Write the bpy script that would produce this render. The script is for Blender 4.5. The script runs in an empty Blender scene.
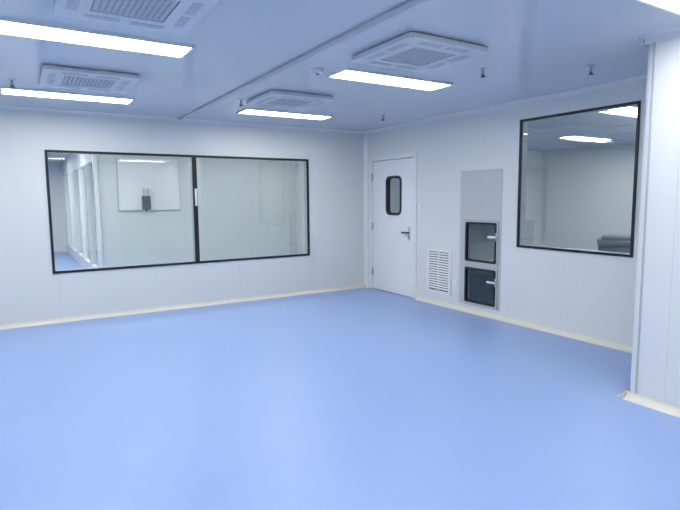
import bpy, bmesh, math
from mathutils import Vector, Matrix
S=bpy.context.scene
H=2.6
# ---------------------------------------------------------------- materials
def newmat(n):
    m=bpy.data.materials.new(n);m.use_nodes=True
    return m,m.node_tree.nodes,m.node_tree.links,m.node_tree.nodes['Principled BSDF']
def mat(n,col,rough=.5,metal=0,spec=.5,noise=0,nscale=6,coat=0):
    m,N,L,b=newmat(n)
    b.inputs['Base Color'].default_value=(*col,1)
    b.inputs['Roughness'].default_value=rough
    b.inputs['Metallic'].default_value=metal
    b.inputs['Specular IOR Level'].default_value=spec
    b.inputs['Coat Weight'].default_value=coat
    b.inputs['Coat Roughness'].default_value=.12
    if noise:
        tc=N.new('ShaderNodeTexCoord');nz=N.new('ShaderNodeTexNoise');nz.inputs['Scale'].default_value=nscale
        nz.inputs['Detail'].default_value=5
        mx=N.new('ShaderNodeMix');mx.data_type='RGBA'
        mx.inputs[6].default_value=(*[c*(1-noise) for c in col],1);mx.inputs[7].default_value=(*[min(1,c*(1+noise)) for c in col],1)
        L.new(tc.outputs['Object'],nz.inputs['Vector']);L.new(nz.outputs['Fac'],mx.inputs[0]);L.new(mx.outputs[2],b.inputs['Base Color'])
    return m
def panelmat(n,col,seam,axes,pitch,offs,rough,spec=.5,w=.005):
    """sandwich panel with joints every `pitch` metres along given axes"""
    m,N,L,b=newmat(n)
    b.inputs['Roughness'].default_value=rough;b.inputs['Specular IOR Level'].default_value=spec
    tc=N.new('ShaderNodeTexCoord');sp=N.new('ShaderNodeSeparateXYZ');L.new(tc.outputs['Object'],sp.inputs[0])
    prev=None
    for a,p,o in zip(axes,pitch,offs):
        ad=N.new('ShaderNodeMath');ad.operation='ADD';ad.inputs[1].default_value=o+100*p;L.new(sp.outputs[a],ad.inputs[0])
        md=N.new('ShaderNodeMath');md.operation='MODULO';md.inputs[1].default_value=p;L.new(ad.outputs[0],md.inputs[0])
        lt=N.new('ShaderNodeMath');lt.operation='LESS_THAN';lt.inputs[1].default_value=w;L.new(md.outputs[0],lt.inputs[0])
        if prev:
            mm=N.new('ShaderNodeMath');mm.operation='MAXIMUM';L.new(prev.outputs[0],mm.inputs[0]);L.new(lt.outputs[0],mm.inputs[1]);prev=mm
        else: prev=lt
    nz=N.new('ShaderNodeTexNoise');nz.inputs['Scale'].default_value=.8;L.new(tc.outputs['Object'],nz.inputs['Vector'])
    m0=N.new('ShaderNodeMix');m0.data_type='RGBA'
    m0.inputs[6].default_value=(*[c*.985 for c in col],1);m0.inputs[7].default_value=(*[min(1,c*1.015) for c in col],1)
    L.new(nz.outputs['Fac'],m0.inputs[0])
    mx=N.new('ShaderNodeMix');mx.data_type='RGBA';mx.inputs[7].default_value=(*seam,1)
    L.new(m0.outputs[2],mx.inputs[6]);L.new(prev.outputs[0],mx.inputs[0]);L.new(mx.outputs[2],b.inputs['Base Color'])
    return m
WC=(.70,.725,.71)
M={}
M['wallx']=panelmat('wall_panel_x',WC,(.62,.645,.64),['X'],[1.18],[1.09],.38,.4)
M['wally']=panelmat('wall_panel_y',WC,(.62,.645,.64),['Y'],[1.18],[1.42],.38,.4)
M['wallc']=panelmat('wall_panel_c',(.73,.75,.745),(.62,.64,.65),['Y'],[1.18],[5.47],.38,.4)
M['roomA']=mat('back_room_panel',(.63,.67,.65),.5,0,.3,.02,1)
M['roomB']=mat('side_room_panel',(.72,.745,.72),.5,0,.3,.02,1)
M['ceil']=panelmat('ceiling_panel',(.61,.65,.695),(.53,.57,.62),['X'],[1.18],[.69],.16,.5,.005)
M['floor']=mat('floor_vinyl',(.275,.39,.665),.36,0,.42,.02,1.2)
M['cream']=mat('cream_cove',(.72,.70,.61),.5,0,.4,.03,3)
M['alu']=mat('white_aluminium',(.76,.77,.77),.35,0,.5,.02,8)
M['alug']=mat('grey_aluminium',(.46,.49,.52),.35,.2,.5,.02,8)
M['steel']=mat('stainless',(.54,.55,.55),.42,.15,.5,.03,14)
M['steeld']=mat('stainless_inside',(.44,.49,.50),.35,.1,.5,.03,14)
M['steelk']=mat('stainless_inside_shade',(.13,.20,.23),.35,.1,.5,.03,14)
M['black']=mat('black_frame',(.012,.013,.015),.4,0,.4,.05,10)
M['dark']=mat('dark_grille',(.06,.07,.08),.5,0,.4,.05,10)
M['white']=mat('white_plastic',(.80,.81,.81),.4,0,.5,.01,10)
M['door']=mat('door_paint',(.77,.785,.79),.35,0,.45,.01,3)
M['cass']=mat('cassette_plastic',(.66,.68,.69),.4,0,.5,.02,8)
M['cassm']=mat('cassette_centre',(.50,.53,.55),.45,0,.4,.02,20)
M['cassg']=mat('cassette_grille',(.30,.33,.36),.45,0,.4,.04,20)
M['chrome']=mat('chrome',(.7,.71,.72),.2,1,.5,.02,9)
M['drum']=mat('drum_blue_grey',(.10,.13,.17),.4,0,.4,.05,5)
def emis(n,s,col=(1,.99,.97)):
    m,N,L,b=newmat(n)
    b.inputs['Emission Color'].default_value=(*col,1);b.inputs['Emission Strength'].default_value=s
    b.inputs['Base Color'].default_value=(.8,.8,.8,1)
    return m
M['em']=emis('led_diffuser',21.5)
M['emA']=emis('led_diffuser_back',20)
M['em2']=emis('led_diffuser_side',27)
M['em3']=emis('corridor_fill_emitter',46)  # strong emitter for the lamps added to brighten the corridor side
def glass(n,tint,f0=.05,g1=.5):
    m,N,L,b=newmat(n);N.remove(b);out=N['Material Output']
    t=N.new('ShaderNodeBsdfTransparent');t.inputs[0].default_value=(*tint,1)
    g=N.new('ShaderNodeBsdfGlossy');g.inputs['Roughness'].default_value=.02;g.inputs[0].default_value=(.95,1,.98,1)
    lw=N.new('ShaderNodeLayerWeight');lw.inputs[0].default_value=.5
    pw=N.new('ShaderNodeMath');pw.operation='POWER';pw.inputs[1].default_value=4;L.new(lw.outputs['Facing'],pw.inputs[0])
    ma=N.new('ShaderNodeMath');ma.operation='MULTIPLY_ADD';ma.inputs[1].default_value=g1;ma.inputs[2].default_value=f0;L.new(pw.outputs[0],ma.inputs[0])
    mx=N.new('ShaderNodeMixShader');L.new(ma.outputs[0],mx.inputs[0]);L.new(t.outputs[0],mx.inputs[1]);L.new(g.outputs[0],mx.inputs[2])
    L.new(mx.outputs[0],out.inputs[0]);return m
M['glass']=glass('window_glass',(.88,.92,.905),.10)
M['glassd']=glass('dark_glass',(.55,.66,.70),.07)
M['glassc']=glass('chamber_glass',(.85,.89,.91),.07)
# ---------------------------------------------------------------- builders
class B:
    def __init__(s,name,parent=None,loc=(0,0,0)):
        s.n=name;s.p=parent;s.bm=bmesh.new();s.mats=[];s.loc=Vector(loc)
    def mi(s,m):
        if m not in s.mats:s.mats.append(m)
        return s.mats.index(m)
    def box(s,a,b,m,bev=0):
        a=Vector(a);b=Vector(b);c=(a+b)/2;d=b-a
        t=bmesh.new();bmesh.ops.create_cube(t,size=1)
        for v in t.verts:v.co=Vector((v.co.x*abs(d.x),v.co.y*abs(d.y),v.co.z*abs(d.z)))+c
        if bev:bmesh.ops.bevel(t,geom=t.edges[:],offset=bev,segments=2,affect='EDGES',profile=.5)
        s.add(t,m);return s
    def quad(s,pts,m):
        f=s.bm.faces.new([s.bm.verts.new(p) for p in pts]);f.material_index=s.mi(m);return s
    def paneX(s,x,y0,y1,z0,z1,m): return s.quad([(x,y0,z0),(x,y1,z0),(x,y1,z1),(x,y0,z1)],m)
    def paneY(s,y,x0,x1,z0,z1,m): return s.quad([(x0,y,z0),(x1,y,z0),(x1,y,z1),(x0,y,z1)],m)
    def add(s,t,m,smooth=False):
        i=s.mi(m);vm={}
        for v in t.verts:vm[v]=s.bm.verts.new(v.co)
        for f in t.faces:
            try:
                nf=s.bm.faces.new([vm[v] for v in f.verts]);nf.material_index=i;nf.smooth=smooth
            except ValueError:pass
        t.free()
    def cyl(s,c,r,h,m,ax='Z',r2=None,seg=24):
        t=bmesh.new();bmesh.ops.create_cone(t,cap_ends=True,segments=seg,radius1=r,radius2=r if r2 is None else r2,depth=h)
        R={'Z':Matrix.Identity(4),'X':Matrix.Rotation(math.pi/2,4,'Y'),'Y':Matrix.Rotation(-math.pi/2,4,'X')}[ax]
        bmesh.ops.transform(t,matrix=Matrix.Translation(c)@R,verts=t.verts)
        i=s.mi(m);vm={}
        for v in t.verts:vm[v]=s.bm.verts.new(v.co)
        for f in t.faces:
            nf=s.bm.faces.new([vm[v] for v in f.verts]);nf.material_index=i;nf.smooth=len(f.verts)==4
        t.free();return s
    def prism(s,outer,inner,x0,x1,m,plane='X'):
        def P(p,t): return (t,p[0],p[1]) if plane=='X' else ((p[0],t,p[1]) if plane=='Y' else (p[0],p[1],t))
        i=s.mi(m);n=len(outer);F=[]
        o0=[s.bm.verts.new(P(p,x0)) for p in outer];o1=[s.bm.verts.new(P(p,x1)) for p in outer]
        if inner:
            i0=[s.bm.verts.new(P(p,x0)) for p in inner];i1=[s.bm.verts.new(P(p,x1)) for p in inner]
        for k in range(n):
            j=(k+1)%n
            F.append((o0[k],o0[j],o1[j],o1[k]))
            if inner:
                F.append((i0[k],i1[k],i1[j],i0[j]));F.append((o0[k],i0[k],i0[j],o0[j]));F.append((o1[k],o1[j],i1[j],i1[k]))
        if not inner:F.append(tuple(o0));F.append(tuple(o1))
        for f in F:
            nf=s.bm.faces.new(f);nf.material_index=i
        return s
    def done(s):
        bmesh.ops.recalc_face_normals(s.bm,faces=s.bm.faces)
        me=bpy.data.meshes.new(s.n)
        if s.loc.length: bmesh.ops.translate(s.bm,verts=s.bm.verts,vec=-s.loc)
        s.bm.to_mesh(me);s.bm.free()
        for m in s.mats:me.materials.append(M[m])
        o=bpy.data.objects.new(s.n,me);S.collection.objects.link(o)
        if s.p: o.parent=s.p; o.location=s.loc-s.p.location
        else: o.location=s.loc
        return o
def grp(n,loc):
    e=bpy.data.objects.new(n,None);e.location=loc;e.empty_display_size=.1;S.collection.objects.link(e);return e
def rrect(a0,b0,a1,b1,r,seg=6):
    L=[]
    for cx,cy,st in [(a1-r,b1-r,0),(a0+r,b1-r,90),(a0+r,b0+r,180),(a1-r,b0+r,270)]:
        for k in range(seg+1):
            t=math.radians(st+90*k/seg);L.append((cx+r*math.cos(t),cy+r*math.sin(t)))
    return L
# ---------------------------------------------------------------- shell
XL,YB=-8.2,-10.2
f=B('floor');f.box((XL-.1,YB-.1,-.1),(6.1,10.1,0),'floor');f.done()
c=B('ceiling');c.box((XL-.1,YB-.1,H),(6.1,10.1,H+.1),'ceil');c.done()
AX0,AX1,AZ0,AZ1=-4.69,-1.09,.61,2.12
w=B('wall_back')
w.box((XL,0,0),(AX0,.1,H),'wallx').box((AX1,0,0),(0,.1,H),'wallx').box((AX0,0,0),(AX1,.1,AZ0),'wallx').box((AX0,0,AZ1),(AX1,.1,H),'wallx');w.done()
BY0,BY1,BZ0,BZ1=-4.53,-3.155,.917,2.39
DY0,DY1,DZ=-1.30,-.17,2.15
PY0,PY1,PZ0,PZ1=-2.915,-2.22,.10,1.85
w=B('wall_right')
w.box((0,-5.2,0),(.1,BY0,H),'wally').box((0,BY0,0),(.1,BY1,BZ0),'wally').box((0,BY0,BZ1),(.1,BY1,H),'wally')
w.box((0,BY1,0),(.1,PY0,H),'wally')
w.box((0,PY0,0),(.1,PY1,PZ0),'wally').box((0,PY0,PZ1),(.1,PY1,H),'wally')
w.box((0,PY1,0),(.1,DY0,H),'wally').box((0,DY0,DZ),(.1,DY1,H),'wally').box((0,DY1,0),(.1,10,H),'wally')
w.done()
w=B('wall_projection')
pts=[(-1.2+.06-.06*math.cos(t),-5.2-.06+.06*math.sin(t)) for t in [math.radians(a) for a in range(0,91,15)]]
w.prism(pts+[(.1,-5.2),(.1,YB),(-1.2,YB)],None,0,H,'wallc','Z');w.done()
w=B('wall_left');w.box((XL-.1,YB,0),(XL,10,H),'wally');w.done()
w=B('wall_front');w.box((XL,YB-.1,0),(.1,YB,H),'wallx');w.done()
# adjoining spaces
w=B('wall_back_room');w.box((-3.83,2.6,0),(0,2.7,H),'roomA').box((-3.86,2.57,0),(-3.80,2.73,H),'alu');w.done()
w=B('wall_corridor_end');w.box((XL,10,0),(0.1,10.1,H),'alu');w.done()
w=B('wall_corridor')
w.box((-3.83,2.73,0),(-3.75,10,.25),'white').box((-3.83,2.73,2.2),(-3.75,10,H),'white')
y=2.73
while y<9.9:
    w.box((-3.84,y,.25),(-3.74,min(10,y+.12),2.2),'alu');y+=1.3
w.done()
w=B('wall_side_room')
w.box((.1,1.0,0),(5.9,1.1,H),'roomB').box((5.9,-6.9,0),(6,1.1,H),'roomB').box((.1,-7,0),(6,-6.9,H),'roomB');w.done()
g=grp('window_4',(-3.79,7.8,1.2));q=B('glass',g);q.paneX(-3.79,2.82,9.98,.25,2.2,'glass');q.done()
# ---------------------------------------------------------------- trims
def cove(s,p0,p1,inward,h,m,top=False):
    p0=Vector(p0);p1=Vector(p1);nn=Vector(inward);n=5
    prof=[(0,0)]+[(h-h*math.sin(math.radians(a)),h-h*math.cos(math.radians(a))) for a in [90-k*90/n for k in range(n+1)]]
    i=s.mi(m);ra=[];rb=[]
    for d,z in prof:
        zz=H-z if top else z
        a=p0+nn*(d+.004);b=p1+nn*(d+.004)
        ra.append(s.bm.verts.new((a.x,a.y,zz)));rb.append(s.bm.verts.new((b.x,b.y,zz)))
    k=len(prof)
    for j in range(k):
        l=(j+1)%k;fc=s.bm.faces.new((ra[j],ra[l],rb[l],rb[j]));fc.material_index=i
    for r in (ra,rb):
        fc=s.bm.faces.new(r);fc.material_index=i
t=B('baseboard_back');cove(t,(XL,0),(0,0),(0,-1),.055,'cream');t.done()
t=B('baseboard_right')
for a,b in [((0,DY1+.05),(0,0)),((0,-5.2),(0,DY0-.05))]:cove(t,a,b,(-1,0),.055,'cream')
t.done()
t=B('baseboard_projection');cove(t,(-1.2,YB),(-1.2,-5.2),(-1,0),.055,'cream')
cove(t,(-1.24,-5.2),(0,-5.2),(0,1),.055,'cream');t.done()
t=B('trim_1');cove(t,(XL,0),(0,0),(0,-1),.045,'alu',True);t.done()
t=B('trim_2');cove(t,(0,-5.2),(0,0),(-1,0),.05,'alu',True);t.done()
t=B('trim_3');cove(t,(-1.2,YB),(-1.2,-5.2),(-1,0),.05,'alu',True);cove(t,(-1.24,-5.2),(0,-5.2),(0,1),.05,'alu',True);t.done()
t=B('trim_4');t.prism([(0,0),(-.045,0),(-.02,-.02),(0,-.045)],None,.05,H-.04,'alu','Z');t.done()
t=B('trim_5');t.box((-1.206,-5.275,.05),(-1.199,-5.262,H-.04),'alug').done()
t=B('trim_6');t.box((-3.09,YB,H-.018),(-3.03,-.03,H),'alug',.003);t.done()
# ---------------------------------------------------------------- windows
def window(name,plane,a0,a1,z0,z1,w):
    c=((a0+a1)/2,0,(z0+z1)/2) if plane=='Y' else (0,(a0+a1)/2,(z0+z1)/2)
    g=grp(name,c)
    fr=B('frame',g)
    outer=[(a0,z0),(a1,z0),(a1,z1),(a0,z1)];inn=[(a0+w,z0+w),(a1-w,z0+w),(a1-w,z1-w),(a0+w,z1-w)]
    fr.prism(outer,inn,-.012,.012,'black',plane)
    fr.prism(outer,inn,.014,.10,'alug',plane)
    fr.done()
    gl=B('glass',g)
    if plane=='Y':gl.paneY(.006,a0+w,a1-w,z0+w,z1-w,'glass')
    else:gl.paneX(.006,a0+w,a1-w,z0+w,z1-w,'glass')
    gl.done();return g
window('window_1','Y',AX0,-2.885,AZ0,AZ1,.03)
g=window('window_2','Y',-2.885,AX1,AZ0,AZ1,.03)
h=B('pull_handle',g);h.box((-2.895,-.03,1.42),(-2.865,-.012,1.66),'white',.005);h.done()
window('window_3','X',BY0,BY1,BZ0,BZ1,.026)
# ---------------------------------------------------------------- door
g=grp('door_1',(0,(DY0+DY1)/2,0))
fr=B('frame',g)
for a,b in [((-.02,DY0-.03,0),(.1,DY0+.045,DZ+.03)),((-.02,DY1-.045,0),(.1,DY1+.03,DZ+.03)),((-.02,DY0+.045,DZ-.045),(.1,DY1-.045,DZ+.03))]:fr.box(a,b,'alu',.004)
fr.done()
l0,l1,lz0,lz1=DY0+.053,DY1-.053,.012,DZ-.054
wy0,wy1,wz0,wz1=-.97,-.59,1.25,1.84
lf=B('leaf',g)
for a,b in [((-.012,l0,lz0),(.035,l1,wz0)),((-.012,l0,wz1),(.035,l1,lz1)),((-.012,l0,wz0),(.035,wy0,wz1)),((-.012,wy1,wz0),(.035,l1,wz1))]:lf.box(a,b,'door')
hole=rrect(wy0,wz0,wy1,wz1,.085)
for q,(cy,cz) in enumerate([(wy1,wz1),(wy0,wz1),(wy0,wz0),(wy1,wz0)]):
    lf.prism([(cy,cz)]+hole[q*7:q*7+7],None,-.012,.035,'door','X')
lf.done()
v=B('vision_frame',g)
v.prism(rrect(wy0-.008,wz0-.008,wy1+.008,wz1+.008,.09),rrect(wy0+.028,wz0+.028,wy1-.028,wz1-.028,.06),-.022,.045,'black','X');v.done()
v=B('vision_glass',g);v.paneX(.008,wy0+.02,wy1-.02,wz0+.02,wz1-.02,'glassc');v.done()
sh=B('seal_gap',g);sh.box((.036,DY0+.04,0.005),(.05,DY0+.1,DZ-.04),'black').box((.036,DY1-.1,.005),(.05,DY1-.04,DZ-.04),'black').box((.036,DY0+.1,DZ-.1),(.05,DY1-.1,DZ-.04),'black');sh.done()
hd=B('lever_handle',g)
hy=-1.165
hd.box((-.02,hy-.022,.87),(-.012,hy+.022,1.07),'alug',.003).cyl((-.04,hy,.985),.011,.05,'dark','X').box((-.068,hy-.01,.972),(-.052,hy+.13,.998),'dark',.004).cyl((-.022,hy,.91),.01,.01,'dark','X')
hd.done()
hg=B('hinges',g)
for z in (.3,1.05,1.85):hg.cyl((-.028,DY1-.048,z),.011,.12,'alug').box((-.024,DY1-.075,z-.05),(-.018,DY1-.02,z+.05),'alug')
hg.done()
# ---------------------------------------------------------------- return air vent
g=grp('wall_vent_grille',(0,-1.82,.48))
v=B('frame',g);y0,y1,z0,z1=-2.06,-1.575,.16,.79
v.prism([(y0,z0),(y1,z0),(y1,z1),(y0,z1)],[(y0+.04,z0+.04),(y1-.04,z0+.04),(y1-.04,z1-.04),(y0+.04,z1-.04)],-.018,0,'white','X')
v.box((-.004,y0+.03,z0+.03),(-.001,y1-.03,z1-.03),'dark');v.done()
v=B('louvres',g)
n=15
for k in range(n):
    z=z0+.05+(z1-z0-.1)*(k+.5)/n
    v.prism([(-.006,z+.015),(-.003,z+.015),(-.013,z-.006),(-.017,z-.006)],None,y0+.04,y1-.04,'white','Y')
v.box((-.018,(y0+y1)/2-.008,z0+.03),(-.006,(y0+y1)/2+.008,z1-.03),'white')
v.done()
# ---------------------------------------------------------------- pass boxes
g=grp('pass_through_cabinet',(0,-2.57,.97))
p=B('surround_panel',g)
p.box((-.008,PY0,1.215),(.1,PY1,PZ1),'steel',.002)
p.box((-.008,PY0,PZ0),(.1,-2.885,1.215),'steel').box((-.008,-2.31,PZ0),(.1,PY1,1.215),'steel')
p.box((-.008,-2.885,PZ0),(.1,-2.31,.115),'steel').box((-.008,-2.885,.625),(.1,-2.31,.655),'steel')
p.done()
for nm,a,b in (('upper',.655,1.215),('lower',.115,.625)):
    c=B(nm+'_chamber',g)
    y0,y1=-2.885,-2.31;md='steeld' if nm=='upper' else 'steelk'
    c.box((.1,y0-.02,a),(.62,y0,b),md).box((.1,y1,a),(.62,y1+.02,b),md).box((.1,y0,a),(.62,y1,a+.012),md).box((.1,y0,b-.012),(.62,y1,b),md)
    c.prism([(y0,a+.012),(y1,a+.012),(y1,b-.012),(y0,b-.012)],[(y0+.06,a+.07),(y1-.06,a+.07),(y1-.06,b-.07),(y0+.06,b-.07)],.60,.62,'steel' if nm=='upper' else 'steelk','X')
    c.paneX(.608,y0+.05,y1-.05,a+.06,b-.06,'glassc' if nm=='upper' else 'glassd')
    c.done()
    d=B(nm+'_door',g)
    o=rrect(y0+.004,a+.004,y1-.004,b-.004,.012,2);i=rrect(y0+.05,a+.05,y1-.05,b-.05,.03,2)
    o2=rrect(y0+.024,a+.024,y1-.024,b-.024,.02,2)
    d.prism(o,o2,-.022,.01,'steel','X');d.prism(o2,i,-.026,.01,'black','X')
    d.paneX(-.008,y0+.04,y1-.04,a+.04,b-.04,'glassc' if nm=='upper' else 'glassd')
    d.done()
    k=B(nm+'_latch',g);zc=(a+b)/2+.08
    k.box((-.034,y0+.004,zc-.05),(-.022,y0+.035,zc+.05),'alug',.003).cyl((-.045,y0+.02,zc),.013,.03,'alug','X').box((-.07,y0+.005,zc-.012),(-.055,y0+.13,zc+.014),'alu',.004)
    k.done()
def plate(name,plane,a,z,w,h):
    g=grp(name,(0,a,z) if plane=='X' else (a,0,z));p=B('plate',g)
    if plane=='X':
        p.box((-.012,a-w/2,z-h/2),(0,a+w/2,z+h/2),'white',.003);p.box((-.016,a-w*.28,z-h*.3),(-.011,a+w*.28,z+h*.3),'alu',.002)
    else:
        p.box((a-w/2,-.012,z-h/2),(a+w/2,0,z+h/2),'white',.003);p.box((a-w*.28,-.016,z-h*.3),(a+w*.28,-.011,z+h*.3),'alu',.002)
    p.done()
plate('light_switch','X',-1.40,1.36,.086,.086)
plate('power_outlet','X',-2.14,.35,.086,.086)
plate('power_outlet','Y',-.965,.96,.04,.05)
# ---------------------------------------------------------------- ceiling light panels
def lamp(x,y,e='em',lx=1.22,ly=.32):
    g=grp('ceiling_light_panel',(x,y,H));p=B('frame',g)
    a,b=lx/2,ly/2
    p.prism([(x-a,y-b),(x+a,y-b),(x+a,y+b),(x-a,y+b)],[(x-a+.018,y-b+.018),(x+a-.018,y-b+.018),(x+a-.018,y+b-.018),(x-a+.018,y+b-.018)],H-.022,H,'white','Z');p.done()
    d=B('diffuser',g);d.box((x-a+.018,y-b+.018,H-.016),(x+a-.018,y+b-.018,H-.004),e);d.done()
for x in (-4.475,-1.985):
    for y in (-1.09,-3.33,-5.755,-8.0): lamp(x,y)
for y in (-1.09,-3.33,-5.755,-8.0): lamp(-6.95,y)
for x,y in ((-3.2,1.3),(-1.1,1.3)): lamp(x,y,'emA')
for x,y in ((-5.3,1.6),(-5.0,4.5),(-5.0,7.5),(-2.2,3.7),(-2.2,6.5)): lamp(x,y,'em3')  # unseen fill lamps, added to brighten the corridor and glazed room
for x,y in ((4.13,-1.25),(1.9,-3.5),(4.13,-3.5),(1.9,-5.7)): lamp(x,y,'em2')
# ---------------------------------------------------------------- ceiling cassettes
def cassette(x,y,s=.74):
    g=grp('ceiling_air_diffuser',(x,y,H))
    a=s/2;z0=H-.045
    p=B('body',g)
    p.prism(rrect(x-a,y-a,x+a,y+a,.04,3),rrect(x-a+.17,y-a+.17,x+a-.17,y+a-.17,.01,3),z0,H-.015,'cass','Z')
    p.prism(rrect(x-a+.03,y-a+.03,x+a-.03,y+a-.03,.04,3),rrect(x-a+.17,y-a+.17,x+a-.17,y+a-.17,.01,3),H-.015,H,'cass','Z')
    p.done()
    q=B('perforated_panel',g)
    b=a-.165
    q.box((x-b,y-b,z0+.016),(x+b,y+b,z0+.022),'cassg')
    q.box((x-b+.012,y-b+.012,z0+.004),(x+b-.012,y+b-.012,z0+.016),'cassm',.002)
    nn=11;st=(2*b-.06)/nn
    for i in range(nn):
        for j in range(nn):
            cx=x-b+.03+st*(i+.5);cy=y-b+.03+st*(j+.5);r=st*.2
            q.box((cx-r,cy-r,z0+.002),(cx+r,cy+r,z0+.0038),'cassg')
    q.done()
    v=B('outlet_slots',g)
    o=a-.08;hw=.04;hl=a-.15
    for sx,sy in ((1,0),(-1,0),(0,1),(0,-1)):
        for sg in (-1,1):
            u0,u1=(.03*sg,hl*sg);u0,u1=min(u0,u1),max(u0,u1)
            if sx:v.box((x+sx*o-hw*.7,y+u0,z0-.003),(x+sx*o+hw*.7,y+u1,z0+.003),'cassm',.001)
            else:v.box((x+u0,y+sy*o-hw*.7,z0-.003),(x+u1,y+sy*o+hw*.7,z0+.003),'cassm',.001)
    v.done()
for x,y in ((-2.38,-4.16),(-2.40,-2.02),(-4.40,-2.03),(-4.40,-4.19)):cassette(x,y)
# ---------------------------------------------------------------- sprinklers / detector
for x,y in ((-4.98,-1.62),(-2.84,-1.72),(-1.55,-4.03),(-.82,-4.55),(-.82,-1.6)):
    g=grp('fire_sprinkler',(x,y,H));p=B('head',g)
    p.cyl((x,y,H-.004),.03,.008,'white').cyl((x,y,H-.03),.012,.05,'alug').cyl((x,y,H-.062),.006,.02,'dark').cyl((x,y,H-.072),.022,.004,'dark')
    p.box((x-.016,y-.003,H-.072),(x-.011,y+.003,H-.045),'dark').box((x+.011,y-.003,H-.072),(x+.016,y+.003,H-.045),'dark')
    p.done()
g=grp('smoke_detector',(-2.76,-3.30,H));p=B('head',g)
p.cyl((-2.76,-3.30,H-.007),.055,.014,'white').cyl((-2.76,-3.30,H-.026),.03,.024,'white',r2=.05).cyl((-2.76,-3.30,H-.040),.018,.006,'dark');p.done()
# ---------------------------------------------------------------- objects behind the glass
g=grp('wall_notice_board',(-2.95,2.59,1.8));p=B('board',g)
p.box((-3.49,2.575,1.32),(-2.42,2.6,2.26),'alug',.004).box((-3.48,2.571,1.33),(-2.43,2.576,2.25),'roomB');p.done()
g=grp('wall_soap_dispenser',(-3.03,2.57,1.45));p=B('body',g)
p.box((-3.10,2.49,1.34),(-2.96,2.571,1.58),'dark',.01).box((-3.07,2.50,1.58),(-2.99,2.571,1.72),'alug',.01).cyl((-3.03,2.52,1.325),.02,.03,'dark');p.done()
g=grp('storage_drum',(1.5,-3.49,0));p=B('drum',g)
p.cyl((1.5,-3.49,.44),.22,.88,'drum',seg=40).cyl((1.5,-3.49,.92),.235,.07,'drum',seg=40).cyl((1.5,-3.49,.98),.20,.06,'drum',r2=.17,seg=40).cyl((1.5,-3.49,.3),.228,.03,'drum',seg=40).cyl((1.5,-3.49,.6),.228,.03,'drum',seg=40)
p.done()
# ---------------------------------------------------------------- world + camera
W=bpy.data.worlds.new('world');S.world=W;W.use_nodes=True
W.node_tree.nodes['Background'].inputs[0].default_value=(.6,.7,.85,1);W.node_tree.nodes['Background'].inputs[1].default_value=.3
P,roll,yaw=.10740,-.00833,.55141
F=Vector((math.sin(yaw)*math.cos(P),math.cos(yaw)*math.cos(P),-math.sin(P)))
U0=Vector((math.sin(yaw)*math.sin(P),math.cos(yaw)*math.sin(P),math.cos(P)))
R0=Vector((math.cos(yaw),-math.sin(yaw),0))
Rr=R0*math.cos(roll)+U0*math.sin(roll);Ur=-R0*math.sin(roll)+U0*math.cos(roll)
cam=bpy.data.cameras.new('camera');co=bpy.data.objects.new('camera',cam);S.collection.objects.link(co)
Mx=Matrix((Rr,Ur,-F)).transposed().to_4x4();Mx.translation=Vector((-5.0148,-7.3050,1.5039));co.matrix_world=Mx
cam.sensor_width=36;cam.sensor_fit='HORIZONTAL';cam.lens=36*522.42/680;cam.clip_start=.05
S.camera=co
S.view_settings.view_transform='Standard';S.view_settings.look='None'
